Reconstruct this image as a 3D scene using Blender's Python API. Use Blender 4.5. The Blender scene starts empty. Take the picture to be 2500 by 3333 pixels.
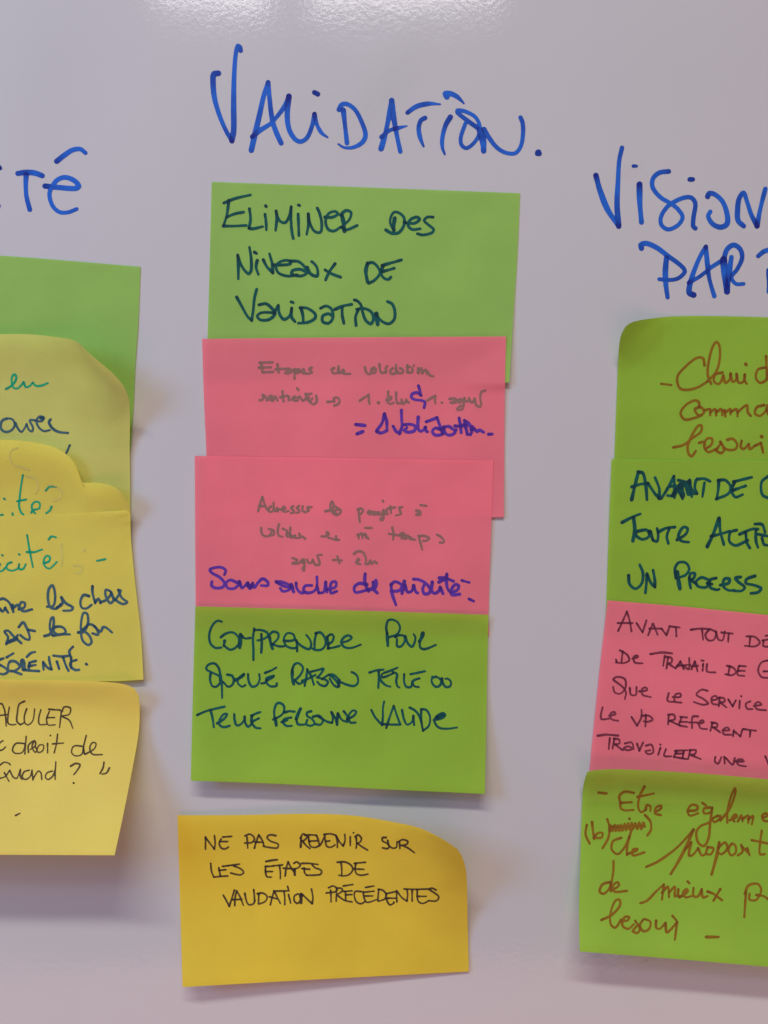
import bpy, math, random
import numpy as np
from mathutils import Vector
from mathutils.bvhtree import BVHTree

random.seed(7)
scene = bpy.context.scene
col = scene.collection
R = math.radians

# ------------------------------------------------------------------ camera
K = 0.000127            # metres of board per photograph pixel: a 5 x 3 inch note is about 1000 px wide
CZ = 1.5                # height of the middle of the picture above the floor
CD = 0.36               # phone held 36 cm from the board
cam_data = bpy.data.cameras.new("camera")
cam = bpy.data.objects.new("camera", cam_data)
col.objects.link(cam)
cam.location = (0, -CD, CZ)
cam.rotation_euler = (R(90), 0, 0)
cam_data.sensor_fit = 'VERTICAL'
cam_data.sensor_height = 24
cam_data.lens = 24 * CD / (3333 * K)
cam_data.clip_start = 0.01
cam_data.clip_end = 50
scene.camera = cam

# ------------------------------------------------------------------ light of the room (indoors: no sky, no sun)
world = bpy.data.worlds.new("World")
scene.world = world
world.use_nodes = True
wn, wl = world.node_tree.nodes, world.node_tree.links
bg = wn["Background"]
tc = wn.new("ShaderNodeTexCoord")
sx = wn.new("ShaderNodeSeparateXYZ")
wl.new(tc.outputs["Generated"], sx.inputs[0])
m1 = wn.new("ShaderNodeMath"); m1.operation = 'MULTIPLY_ADD'
m1.inputs[1].default_value = 0.5; m1.inputs[2].default_value = 0.5
wl.new(sx.outputs["X"], m1.inputs[0])
rx = wn.new("ShaderNodeValToRGB")
rx.color_ramp.elements[0].color = (0.60, 0.60, 0.84, 1)
rx.color_ramp.elements[1].color = (0.60, 0.45, 0.38, 1)
wl.new(m1.outputs[0], rx.inputs[0])
m2 = wn.new("ShaderNodeMath"); m2.operation = 'MULTIPLY_ADD'
m2.inputs[1].default_value = 0.5; m2.inputs[2].default_value = 0.5
wl.new(sx.outputs["Z"], m2.inputs[0])
rz = wn.new("ShaderNodeValToRGB")
rz.color_ramp.elements[0].color = (1.0, 0.56, 0.44, 1)
rz.color_ramp.elements[1].color = (0.33, 0.345, 0.38, 1)
wl.new(m2.outputs[0], rz.inputs[0])
mm = wn.new("ShaderNodeMixRGB"); mm.blend_type = 'MULTIPLY'; mm.inputs[0].default_value = 1
wl.new(rx.outputs[0], mm.inputs[1]); wl.new(rz.outputs[0], mm.inputs[2])
wl.new(mm.outputs[0], bg.inputs[0])
bg.inputs[1].default_value = 0.56


KEY, FAR, COOL, WARM = 75, 4.0, 12.5, 12


def area(name, loc, target, sx_, sy_, power, colour):
    d = bpy.data.lights.new(name, 'AREA')
    d.shape = 'RECTANGLE'; d.size = sx_; d.size_y = sy_
    d.energy = power; d.color = colour
    o = bpy.data.objects.new(name, d)
    col.objects.link(o)
    o.location = loc
    o.rotation_euler = (Vector(target) - Vector(loc)).to_track_quat('-Z', 'Y').to_euler()
    return o


# the strip luminaire over the board casts the shadows under the lifted sheets
area("ceiling_strip_light", (-0.35, -1.9, CZ + 2.35), (-0.1, 0, CZ - 0.1), 2.1, 0.15, KEY, (0.96, 0.95, 0.865))
# two lengths of the next row: their mirror image sits at the top edge of the board
area("ceiling_far_light", (-0.51, -2.2, CZ + 1.64), (-0.1, 0, CZ + 0.2), 0.34, 0.26, FAR * 0.6, (1.0, 0.97, 0.96))
area("ceiling_far_light", (0.055, -2.2, CZ + 1.64), (-0.1, 0, CZ + 0.2), 0.57, 0.26, FAR, (1.0, 0.97, 0.96))
# fill lamps added for the board's tint: cool from the left, warm from below
area("cool_fill_light", (-1.15, -0.85, CZ + 0.45), (-0.2, 0, CZ + 0.1), 0.45, 0.6, COOL, (0.24, 0.50, 1.0))
area("warm_fill_light", (-0.15, -1.5, CZ - 1.45), (-0.1, 0, CZ - 0.2), 2.6, 0.9, WARM, (1.0, 0.50, 0.40))

scene.view_settings.view_transform = 'Standard'
scene.view_settings.look = 'None'
scene.view_settings.exposure = 0
scene.view_settings.gamma = 1
scene.cycles.max_bounces = 10
scene.cycles.diffuse_bounces = 6
scene.cycles.transmission_bounces = 8
scene.cycles.caustics_reflective = True

CAM = Vector(cam.location)


def wpt(px, py, h=0.0):
    """photo pixel -> point h metres in front of the board, seen at that pixel"""
    f = 1 - h / CD
    return Vector(((px - 1250) * K * f, -h, CZ + (1666.5 - py) * K * f))


# ------------------------------------------------------------------ materials
def new_mat(name):
    m = bpy.data.materials.new(name)
    m.use_nodes = True
    nt = m.node_tree
    nt.nodes.clear()
    out = nt.nodes.new("ShaderNodeOutputMaterial")
    return m, nt, nt.nodes, nt.links, out


def board_material():
    m, nt, n, l, out = new_mat("white_enamel")
    p = n.new("ShaderNodeBsdfPrincipled")
    geo = n.new("ShaderNodeTexCoord")
    # old wiped-off marker haze, very faint
    nz = n.new("ShaderNodeTexNoise"); nz.inputs["Scale"].default_value = 9; nz.inputs["Detail"].default_value = 5
    l.new(geo.outputs["Object"], nz.inputs["Vector"])
    r = n.new("ShaderNodeValToRGB")
    r.color_ramp.elements[0].position = 0.25; r.color_ramp.elements[0].color = (0.430, 0.432, 0.434, 1)
    r.color_ramp.elements[1].position = 0.8; r.color_ramp.elements[1].color = (0.455, 0.455, 0.456, 1)
    l.new(nz.outputs["Fac"], r.inputs[0])
    # smears left by the eraser: streaky noise inside two soft spots
    last = r.outputs[0]
    for (sxp, syp, rad, ang, amt) in ((1265, 285, 0.022, 52, 0.26), (150, 300, 0.035, 84, 0.12), (2045, 560, 0.006, 20, 0.2), (640, 470, 0.03, 70, 0.04)):
        c = wpt(sxp, syp)
        mp = n.new("ShaderNodeMapping"); mp.vector_type = 'POINT'
        mp.inputs["Location"].default_value = (-c.x, 0, -(c.z - CZ))
        l.new(geo.outputs["Object"], mp.inputs[0])
        rot = n.new("ShaderNodeMapping")
        rot.inputs["Rotation"].default_value = (0, R(ang), 0)
        l.new(mp.outputs[0], rot.inputs[0])
        st = n.new("ShaderNodeMapping")
        st.inputs["Scale"].default_value = (60, 1, 900)
        l.new(rot.outputs[0], st.inputs[0])
        ns = n.new("ShaderNodeTexNoise"); ns.inputs["Scale"].default_value = 1.0; ns.inputs["Detail"].default_value = 3
        l.new(st.outputs[0], ns.inputs["Vector"])
        sq = n.new("ShaderNodeMapping"); sq.inputs["Scale"].default_value = (0.55, 1, 1.5)
        l.new(rot.outputs[0], sq.inputs[0])
        ln = n.new("ShaderNodeVectorMath"); ln.operation = 'LENGTH'
        l.new(sq.outputs[0], ln.inputs[0])
        mr = n.new("ShaderNodeMapRange"); mr.interpolation_type = 'SMOOTHSTEP'
        mr.inputs["From Min"].default_value = rad; mr.inputs["From Max"].default_value = 0
        mr.inputs["To Max"].default_value = amt
        l.new(ln.outputs["Value"], mr.inputs[0])
        mu = n.new("ShaderNodeMath"); mu.operation = 'MULTIPLY'
        l.new(ns.outputs["Fac"], mu.inputs[0]); l.new(mr.outputs[0], mu.inputs[1])
        mx = n.new("ShaderNodeMixRGB"); mx.inputs[2].default_value = (0.30, 0.30, 0.28, 1)
        l.new(mu.outputs[0], mx.inputs[0]); l.new(last, mx.inputs[1])
        last = mx.outputs[0]
    l.new(last, p.inputs["Base Color"])
    p.inputs["Roughness"].default_value = 0.09
    p.inputs["Specular IOR Level"].default_value = 0.55
    # orange-peel ripple of the enamel
    b1 = n.new("ShaderNodeTexNoise"); b1.inputs["Scale"].default_value = 480; b1.inputs["Detail"].default_value = 2
    l.new(geo.outputs["Object"], b1.inputs["Vector"])
    b2 = n.new("ShaderNodeTexNoise"); b2.inputs["Scale"].default_value = 60; b2.inputs["Detail"].default_value = 1
    l.new(geo.outputs["Object"], b2.inputs["Vector"])
    ad = n.new("ShaderNodeMath"); ad.operation = 'MULTIPLY_ADD'; ad.inputs[1].default_value = 1.2
    l.new(b2.outputs["Fac"], ad.inputs[0]); l.new(b1.outputs["Fac"], ad.inputs[2])
    bp = n.new("ShaderNodeBump"); bp.inputs["Strength"].default_value = 1.0; bp.inputs["Distance"].default_value = 0.000026
    l.new(ad.outputs[0], bp.inputs["Height"])
    l.new(bp.outputs[0], p.inputs["Normal"])
    l.new(p.outputs[0], out.inputs[0])
    return m


def paper_material(name, c, trans=0.30):
    m, nt, n, l, out = new_mat(name)
    geo = n.new("ShaderNodeTexCoord")
    nz = n.new("ShaderNodeTexNoise"); nz.inputs["Scale"].default_value = 22; nz.inputs["Detail"].default_value = 6
    l.new(geo.outputs["Object"], nz.inputs["Vector"])
    hs = n.new("ShaderNodeValToRGB")
    k0, k1 = 0.93, 1.04
    hs.color_ramp.elements[0].position = 0.3; hs.color_ramp.elements[0].color = (min(c[0] * k0, 1), min(c[1] * k0, 1), min(c[2] * k0, 1), 1)
    hs.color_ramp.elements[1].position = 0.7; hs.color_ramp.elements[1].color = (min(c[0] * k1, .99), min(c[1] * k1, .99), min(c[2] * k1, .99), 1)
    l.new(nz.outputs["Fac"], hs.inputs[0])
    d = n.new("ShaderNodeBsdfDiffuse"); d.inputs["Roughness"].default_value = 0.3
    t = n.new("ShaderNodeBsdfTranslucent")
    l.new(hs.outputs[0], d.inputs[0])
    tm = n.new("ShaderNodeMixRGB"); tm.blend_type = 'MULTIPLY'; tm.inputs[0].default_value = 1
    tm.inputs[2].default_value = (0.86, 0.86, 0.86, 1)
    l.new(hs.outputs[0], tm.inputs[1]); l.new(tm.outputs[0], t.inputs[0])
    mx = n.new("ShaderNodeMixShader"); mx.inputs[0].default_value = trans
    l.new(d.outputs[0], mx.inputs[1]); l.new(t.outputs[0], mx.inputs[2])
    g = n.new("ShaderNodeBsdfGlossy"); g.inputs["Roughness"].default_value = 0.55
    g.inputs[0].default_value = (1, 1, 1, 1)
    m3 = n.new("ShaderNodeMixShader"); m3.inputs[0].default_value = 0.012
    l.new(mx.outputs[0], m3.inputs[1]); l.new(g.outputs[0], m3.inputs[2])
    b1 = n.new("ShaderNodeTexNoise"); b1.inputs["Scale"].default_value = 900; b1.inputs["Detail"].default_value = 4
    l.new(geo.outputs["Object"], b1.inputs["Vector"])
    bp = n.new("ShaderNodeBump"); bp.inputs["Strength"].default_value = 0.8; bp.inputs["Distance"].default_value = 0.0001
    l.new(b1.outputs["Fac"], bp.inputs["Height"])
    # soft dents left by the fingers that pressed the sheet on
    b3 = n.new("ShaderNodeTexNoise"); b3.inputs["Scale"].default_value = 38; b3.inputs["Detail"].default_value = 2
    l.new(geo.outputs["Object"], b3.inputs["Vector"])
    bq = n.new("ShaderNodeBump"); bq.inputs["Strength"].default_value = 1.0; bq.inputs["Distance"].default_value = 0.0009
    l.new(b3.outputs["Fac"], bq.inputs["Height"])
    l.new(bq.outputs[0], bp.inputs["Normal"])
    l.new(bp.outputs[0], d.inputs["Normal"])
    l.new(m3.outputs[0], out.inputs[0])
    return m


def ink_material(name, light, dark, rough=0.6, spec=0.05):
    """marker ink: thin where one stroke lies, denser where strokes cross or the pen rested (attribute 'ink')"""
    m, nt, n, l, out = new_mat(name)
    p = n.new("ShaderNodeBsdfPrincipled")
    at = n.new("ShaderNodeAttribute"); at.attribute_name = "ink"
    geo = n.new("ShaderNodeTexCoord")
    nz = n.new("ShaderNodeTexNoise"); nz.inputs["Scale"].default_value = 160; nz.inputs["Detail"].default_value = 4
    l.new(geo.outputs["Object"], nz.inputs["Vector"])
    ma = n.new("ShaderNodeMath"); ma.operation = 'MULTIPLY_ADD'; ma.inputs[1].default_value = 0.8; ma.inputs[2].default_value = -0.40
    l.new(nz.outputs["Fac"], ma.inputs[0])
    a2 = n.new("ShaderNodeMath"); a2.operation = 'ADD'; a2.use_clamp = True
    l.new(ma.outputs[0], a2.inputs[0]); l.new(at.outputs["Fac"], a2.inputs[1])
    mx = n.new("ShaderNodeMixRGB")
    mx.inputs[1].default_value = (*light, 1); mx.inputs[2].default_value = (*dark, 1)
    l.new(a2.outputs[0], mx.inputs[0])
    l.new(mx.outputs[0], p.inputs["Base Color"])
    p.inputs["Roughness"].default_value = rough
    p.inputs["Specular IOR Level"].default_value = spec
    l.new(p.outputs[0], out.inputs[0])
    return m


PAPER = {
    'green': paper_material("green_paper", (0.40, 0.69, 0.145), 0.46),
    'green_deep': paper_material("apple_green_paper", (0.38, 0.64, 0.06), 0.46),
    'pink': paper_material("pink_paper", (0.95, 0.245, 0.30), 0.40),
    'lime': paper_material("lime_yellow_paper", (0.74, 0.74, 0.19), 0.42),
    'yellow': paper_material("yellow_paper", (0.92, 0.76, 0.15), 0.45),
    'lemon': paper_material("lemon_paper", (0.82, 0.75, 0.13), 0.40),
    'gold': paper_material("golden_yellow_paper", (0.76, 0.57, 0.050), 0.25),
}
INK = {
    'marker_blue': ink_material("blue_marker", (0.016, 0.100, 0.44), (0.010, 0.018, 0.17), 0.5, 0.06),
    'teal_ink': ink_material("dark_teal_ink", (0.009, 0.078, 0.068), (0.007, 0.028, 0.036)),
    'grey_ink': ink_material("grey_brown_ink", (0.23, 0.12, 0.105), (0.19, 0.115, 0.09)),
    'violet_ink': ink_material("violet_blue_ink", (0.095, 0.035, 0.28), (0.05, 0.018, 0.17)),
    'green_ink': ink_material("emerald_ink", (0.01, 0.30, 0.14), (0.006, 0.19, 0.11)),
    'navy_ink': ink_material("navy_ink", (0.05, 0.105, 0.12), (0.015, 0.045, 0.08)),
    'black_ink': ink_material("black_pen_ink", (0.09, 0.06, 0.025), (0.03, 0.022, 0.018)),
    'maroon_ink': ink_material("black_pen_ink_on_pink", (0.17, 0.035, 0.055), (0.07, 0.015, 0.03)),
    'brown_ink': ink_material("brown_felt_ink", (0.205, 0.108, 0.011), (0.15, 0.058, 0.010)),
}

INK['ghost_ink'] = ink_material('show_through_trace', (0.50, 0.46, 0.11), (0.40, 0.38, 0.10))  # writing beneath showing through the sheet, painted as faint strokes on its front
INK_WORDS = {'ghost_ink': 'a faint trace', 'marker_blue': 'blue marker', 'teal_ink': 'dark teal ink', 'grey_ink': 'thin grey ink', 'violet_ink': 'thick violet ink',
             'green_ink': 'emerald green ink', 'navy_ink': 'navy ink', 'black_ink': 'fine black ink', 'maroon_ink': 'fine black ink',
             'brown_ink': 'brown felt pen'}


# ------------------------------------------------------------------ helpers
def mesh_obj(name, verts, faces, mat, parent=None, smooth=True, attr=None):
    me = bpy.data.meshes.new(name)
    me.from_pydata([tuple(v) for v in verts], [], faces)
    me.materials.append(mat)
    if smooth:
        me.polygons.foreach_set("use_smooth", [True] * len(me.polygons))
    if attr is not None:
        a = me.attributes.new("ink", 'FLOAT', 'POINT')
        a.data.foreach_set("value", attr)
    me.update()
    o = bpy.data.objects.new(name, me)
    col.objects.link(o)
    if parent is not None:
        o.parent = parent
    return o


def smooth_curve(pts, step):
    """centripetal-ish Catmull-Rom through pts, sampled about every step px"""
    p = [np.array(q, float) for q in pts]
    if len(p) == 1:
        p = [p[0], p[0] + 0.01]
    if len(p) == 2:
        n = max(2, int(np.hypot(*(p[1] - p[0])) / step) + 1)
        return [p[0] + (p[1] - p[0]) * i / (n - 1) for i in range(n)]
    if np.hypot(*(p[0] - p[-1])) < 1e-6:
        e = [p[-2]] + p + [p[1]]
    else:
        e = [2 * p[0] - p[1]] + p + [2 * p[-1] - p[-2]]
    out = []
    for i in range(1, len(e) - 2):
        a, b, c, d = e[i - 1:i + 3]
        L = np.hypot(*(c - b))
        la, lc = np.hypot(*(b - a)) + 1e-6, np.hypot(*(d - c)) + 1e-6
        t1 = (c - a) / (L + la) * L
        t2 = (d - b) / (L + lc) * L
        n = max(2, int(L / step) + 1)
        for k in range(n):
            u = k / n
            out.append((2 * u ** 3 - 3 * u ** 2 + 1) * b + (u ** 3 - 2 * u ** 2 + u) * t1 + (-2 * u ** 3 + 3 * u ** 2) * c + (u ** 3 - u ** 2) * t2)
    out.append(e[-2])
    return out


def resample(pts, n, curve=True):
    c = smooth_curve(pts, 6) if curve else [np.array(p, float) for p in pts]
    c = np.array(c)
    d = np.concatenate([[0], np.cumsum(np.hypot(*(c[1:] - c[:-1]).T))])
    u = np.linspace(0, d[-1], n)
    return np.stack([np.interp(u, d, c[:, 0]), np.interp(u, d, c[:, 1])], 1)


def sstep(a, b, x):
    t = np.clip((x - a) / (b - a), 0, 1)
    return t * t * (3 - 2 * t)


# ------------------------------------------------------------------ the whiteboard
BW, BH, BT = 2.4, 1.2, 0.018
def box_verts(x0, x1, y0, y1, z0, z1):
    v = [(x, y, z) for x in (x0, x1) for y in (y0, y1) for z in (z0, z1)]
    f = [(0, 1, 3, 2), (4, 6, 7, 5), (0, 4, 5, 1), (2, 3, 7, 6), (0, 2, 6, 4), (1, 5, 7, 3)]
    return v, f

def link_root(name, loc, label, cat, group=None):
    o = bpy.data.objects.new(name, None)
    o.empty_display_size = 0.02
    col.objects.link(o)
    o.location = loc
    o['label'] = label; o['category'] = cat
    if group:
        o['group'] = group
    return o

board = link_root("whiteboard", (0, 0, CZ), "glossy white enamel whiteboard carrying the blue headings and every sticky note", "whiteboard")
v, f = box_verts(-BW / 2, BW / 2, 0, BT, -BH / 2, BH / 2)
mesh_obj("board_panel", v, f, board_material(), board, smooth=False)

# ------------------------------------------------------------------ the sticky notes
NG = 64
SHEETS = []      # (bvh, ) of the sheets built so far, bottom-most first
NOTES = {}


def build_note(key, paper, top, right, bottom, left, hfun, label, group):
    """top/bottom run left to right, left/right run top to bottom, in photograph pixels"""
    T, B = resample(top, NG + 1), resample(bottom, NG + 1)
    L, Rr = resample(left, NG + 1), resample(right, NG + 1)
    s = np.linspace(0, 1, NG + 1)[None, :, None]
    t = np.linspace(0, 1, NG + 1)[:, None, None]
    P = ((1 - t) * T[None] + t * B[None] + (1 - s) * L[:, None] + s * Rr[:, None]
         - ((1 - s) * (1 - t) * T[0] + s * (1 - t) * T[-1] + (1 - s) * t * B[0] + s * t * B[-1]))
    H = hfun(s[..., 0] + 0 * t[..., 0], t[..., 0] + 0 * s[..., 0]) * 0.001
    # slight waviness of handled paper
    rs = np.random.RandomState(sum(map(ord, key)))
    for _ in range(4):
        fx, fy, ph = rs.uniform(0.5, 3), rs.uniform(0.5, 3), rs.uniform(0, 6.28)
        H = H + 0.00004 * (1 + np.sin(6.28 * (fx * s[..., 0] + fy * t[..., 0]) + ph))
    HM = np.full(H.shape, 0.00018)
    for i in range(NG + 1):
        for j in range(NG + 1):
            d = (wpt(*P[i, j]) - CAM)
            for bvh in SHEETS:
                hit = bvh.ray_cast(CAM, d.normalized(), 1.0)
                if hit[0] is not None:
                    HM[i, j] = max(HM[i, j], -hit[0].y + 0.00017)
    A = np.pad(HM, 1, mode='edge')          # keep clear of the rim of the sheet below
    HM = np.max([A[a:a + NG + 1, b:b + NG + 1] for a in range(3) for b in range(3)], axis=0)
    H = np.maximum(H, HM)
    for _ in range(9):
        A = np.pad(H, 1, mode='edge')
        S = (A[:-2, 1:-1] + A[2:, 1:-1] + A[1:-1, :-2] + A[1:-1, 2:] + 2 * H) / 6
        H = np.maximum(S, HM)
    verts = [wpt(P[i, j][0], P[i, j][1], H[i, j]) for i in range(NG + 1) for j in range(NG + 1)]
    faces = []
    W = NG + 1
    for i in range(NG):
        for j in range(NG):
            a, b, c, d = i * W + j, i * W + j + 1, (i + 1) * W + j + 1, (i + 1) * W + j
            if (i + j) % 2:
                faces += [(a, d, c), (a, c, b)]
            else:
                faces += [(a, d, b), (b, d, c)]
    bvh = BVHTree.FromPolygons(verts, faces)
    # the cut edge: 0.1 mm of paper thickness, slightly under the front face
    ring = [j for j in range(W)] + [i * W + NG for i in range(1, W)] + [NG * W + j for j in range(NG - 1, -1, -1)] + [i * W for i in range(NG - 1, 0, -1)]
    n0, nr = len(verts), len(ring)
    verts = verts + [verts[k].copy() for k in ring] + [verts[k] + Vector((0, 0.0001, 0)) for k in ring]
    faces = faces + [(n0 + k, n0 + (k + 1) % nr, n0 + nr + (k + 1) % nr, n0 + nr + k) for k in range(nr)]
    SHEETS.append(bvh)
    base = wpt((top[0][0] + top[-1][0]) / 2, top[0][1], 0)
    root = link_root("sticky_note", base, label, "sticky note", group)
    mesh_obj("paper_sheet", [v - base for v in verts], faces, PAPER[paper], root)
    NOTES[key] = (root, bvh, base)


def ramp(a, b, x):
    return np.clip((x - a) / (b - a), 0, 1)


def corner(s, t, cs, ct, r, lift, p=2.0):
    d = np.sqrt(((s - cs) * 1.6) ** 2 + (t - ct) ** 2)
    return lift * np.clip(1 - d / r, 0, 1) ** p


LEFT = "sticky notes in the left column"
MID = "sticky notes in the middle column"
RIGHT = "sticky notes in the right column"

# ---- left column (bottom-most sheet first)
build_note('green_left', 'green',
           [(-520, 806), (0, 832), (457, 868)],
           [(457, 868), (451, 1030), (441, 1180), (437, 1281), (425, 1465)],
           [(-540, 1440), (425, 1465)], [(-520, 806), (-540, 1440)],
           lambda s, t: 0.2 + 0.1 * t ** 2,
           "bare green sticky note sticking out above the curled lime yellow one under the heading ITE", LEFT)
build_note('lime_left', 'lime',
           [(-560, 1110), (-300, 1092), (0, 1088), (90, 1088), (181, 1097), (245, 1110), (290, 1150), (340, 1192)],
           [(340, 1192), (370, 1218), (405, 1262), (421, 1310), (422, 1480), (424, 1640), (424, 1750)],
           [(-560, 1740), (424, 1750)], [(-560, 1110), (-560, 1740)],
           lambda s, t: 0.6 + 0.3 * (1 - sstep(.55, 1, t)) + corner(s, t, 1, 0, 0.60, 18, 1.8) + 3.5 * np.exp(-(t / .2) ** 2) + 0.0 * t,
           "lime yellow sticky note with curled top corner reading en and avec", LEFT)
build_note('yellow_round', 'lemon',
           [(-540, 1450), (-200, 1436), (0, 1432), (60, 1434), (125, 1443), (180, 1458), (222, 1484), (246, 1513), (259, 1545), (268, 1570), (300, 1571), (340, 1575), (376, 1588), (403, 1614)],
           [(403, 1614), (418, 1640), (424, 1670), (426, 1760), (430, 1930)],
           [(-540, 1930), (430, 1930)], [(-540, 1450), (-540, 1930)],
           lambda s, t: 0.7 + 4.5 * np.exp(-(t / .26) ** 2) * (1 - 0.6 * np.exp(-((s - .87) / .05) ** 2)) + corner(s, t, 1, 0, .3, 3, 1.5),
           "yellow sticky note with wavy rounded top edge and a green handwritten word ending in ite", LEFT)
build_note('yellow_serenity', 'lemon',
           [(-540, 1686), (0, 1680), (159, 1675), (425, 1660)],
           [(425, 1660), (425, 1720), (431, 1807), (446, 1951), (459, 2067), (467, 2212)],
           [(-540, 2216), (0, 2215), (373, 2217), (467, 2212)], [(-540, 1686), (-540, 2216)],
           lambda s, t: 1.0 + 1.5 * ramp(.55, 1, t) ** 2,
           "yellow sticky note ending with the word SERENITE in navy capitals", LEFT)
build_note('yellow_lifted', 'yellow',
           [(-560, 2206), (0, 2212), (290, 2217), (367, 2222), (410, 2229), (436, 2240)],
           [(436, 2240), (446, 2255), (452, 2270), (455, 2316), (451, 2388), (428, 2518), (399, 2663), (373, 2784)],
           [(-600, 2776), (0, 2782), (373, 2784)], [(-560, 2206), (-600, 2776)],
           lambda s, t: 1.0 + 3.0 * np.exp(-(t / .10) ** 2) + corner(s, t, 1, 0, 0.35, 3.5, 1.5) + 29 * ramp(.12, 1.0, t) ** 1.45,
           "yellow sticky note reading Quand with its bottom lifted far off the board", LEFT)

# ---- middle column
build_note('green_top', 'green',
           [(689, 592), (1190, 610), (1693, 629)],
           [(1693, 629), (1684, 833), (1668, 1080), (1658, 1245)],
           [(668, 1232), (1658, 1245)], [(689, 592), (676, 1080), (668, 1232)],
           lambda s, t: 0.2 + 0.1 * t ** 2 + 1.8 * s ** 8 * ramp(.3, 1, t) ** 2,
           "green sticky note reading ELIMINER DES NIVEAUX DE VALIDATION right under the heading", MID)
build_note('pink_upper', 'pink',
           [(658, 1103), (1150, 1098), (1647, 1095)],
           [(1647, 1095), (1643, 1300), (1640, 1683)],
           [(664, 1690), (1640, 1683)], [(658, 1103), (664, 1300), (672, 1490), (674, 1690)],
           lambda s, t: 0.3 + 0.9 * (1 - ramp(0, .235, t)) + 0.45 * (1 - sstep(.235, .75, t)) + 0.1 * ramp(.5, 1, t) ** 2 + 0.8 * s ** 10 * ramp(.5, 1, t),
           "upper pink sticky note with the violet line 1 Validation", MID)
build_note('pink_lower', 'pink',
           [(634, 1484), (1100, 1491), (1606, 1499)],
           [(1606, 1499), (1600, 1685), (1590, 2003), (1592, 2067)],
           [(638, 2050), (1592, 2067)], [(634, 1484), (637, 1975), (638, 2050)],
           lambda s, t: 0.3 + 0.6 * (1 - sstep(.34, .9, t)) + 0.1 * ramp(.5, 1, t) ** 2,
           "lower pink sticky note with the violet line Sans ordre de priorite", MID)
build_note('green_lower', 'green_deep',
           [(636, 1974), (1100, 1986), (1590, 2001)],
           [(1590, 2001), (1588, 2070), (1582, 2400), (1578, 2584)],
           [(621, 2541), (900, 2551), (1250, 2569), (1578, 2584)], [(636, 1974), (628, 2250), (621, 2541)],
           lambda s, t: 0.85 + 1.2 * (1 - ramp(0, .13, t)) + 6.2 * ramp(.3, 1, t) ** 1.7,
           "green sticky note reading COMPRENDRE POUR QUELLE RAISON below the two pink ones", MID)
build_note('yellow_bottom', 'gold',
           [(578, 2654), (789, 2653), (1006, 2649), (1151, 2655), (1296, 2679), (1368, 2696), (1440, 2731), (1488, 2763)],
           [(1488, 2763), (1505, 2790), (1518, 2842), (1522, 2986), (1526, 3162)],
           [(594, 3213), (1050, 3187), (1526, 3162)], [(578, 2654), (585, 2900), (594, 3213)],
           lambda s, t: 0.4 + corner(s, t, 1, 0, 0.80, 24, 1.8) + 3.2 * np.exp(-(t / .16) ** 2) * (.35 + .65 * sstep(0, .6, s))
           + 7.8 * ramp(.45, 1, t) ** 1.6 * (1 - s) + 0.6 * ramp(.45, 1, t),
           "golden yellow sticky note with peeling top right corner at the foot of the middle column", MID)

# ---- right column
build_note('green_clair', 'green_deep',
           [(2037, 1062), (2055, 1050), (2090, 1041), (2189, 1030), (2350, 1029), (2500, 1033), (2960, 1046)],
           [(2960, 1046), (2940, 1660)],
           [(1992, 1640), (2940, 1660)], [(2037, 1062), (2022, 1090), (2015, 1130), (2012, 1180), (2000, 1494), (1996, 1640)],
           lambda s, t: 0.5 + corner(s, t, 0, 0, 0.27, 12, 1.6) + 0.15 * ramp(.5, 1, t) ** 2,
           "green sticky note with bent top left corner and brown writing under the heading VISION PART", RIGHT)
build_note('green_process', 'green_deep',
           [(1991, 1494), (2250, 1497), (2500, 1499), (2950, 1506)],
           [(2950, 1506), (2930, 2130)],
           [(1970, 2070), (2930, 2130)], [(1991, 1494), (1983, 1700), (1974, 1955), (1970, 2070)],
           lambda s, t: 0.4 + 0.5 * (1 - sstep(.28, .8, t)) + 0.15 * ramp(.5, 1, t) ** 2,
           "green sticky note with dark teal capitals AVANT and UN PROCESS in the right column", RIGHT)
build_note('pink_travail', 'pink',
           [(1978, 1954), (2240, 1976), (2500, 2002), (2940, 2045)],
           [(2940, 2045), (2890, 2640)],
           [(1900, 2600), (2890, 2640)], [(1978, 1954), (1950, 2200), (1919, 2510), (1912, 2600)],
           lambda s, t: 0.9 + 0.3 * (1 - ramp(0, .19, t)) + 0.4 * ramp(.5, 1, t) ** 2,
           "pink sticky note with fine black capitals AVANT TOUT in the right column", RIGHT)
build_note('green_besoin', 'green_deep',
           [(1912, 2513), (1930, 2508), (1960, 2505), (2022, 2504), (2250, 2516), (2500, 2537), (2900, 2580)],
           [(2900, 2580), (2880, 3180)],
           [(1887, 3097), (2200, 3119), (2500, 3142), (2880, 3172)], [(1912, 2513), (1904, 2535), (1897, 2575), (1889, 2800), (1885, 2950), (1887, 3097)],
           lambda s, t: 1.0 + 5.0 * np.exp(-(t / .09) ** 2) + 15 * ramp(.2, 1, t) ** 1.5 + corner(s, t, 0, 0, .2, 2),
           "green sticky note covered in brown cursive at the bottom of the right column", RIGHT)

BOARD_BVH = BVHTree.FromPolygons([wpt(-4000, -3000), wpt(6500, -3000), wpt(6500, 6500), wpt(-4000, 6500)], [(0, 3, 2, 1)])
NOTES['board'] = (board, BOARD_BVH, Vector((0, 0, CZ)))

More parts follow.
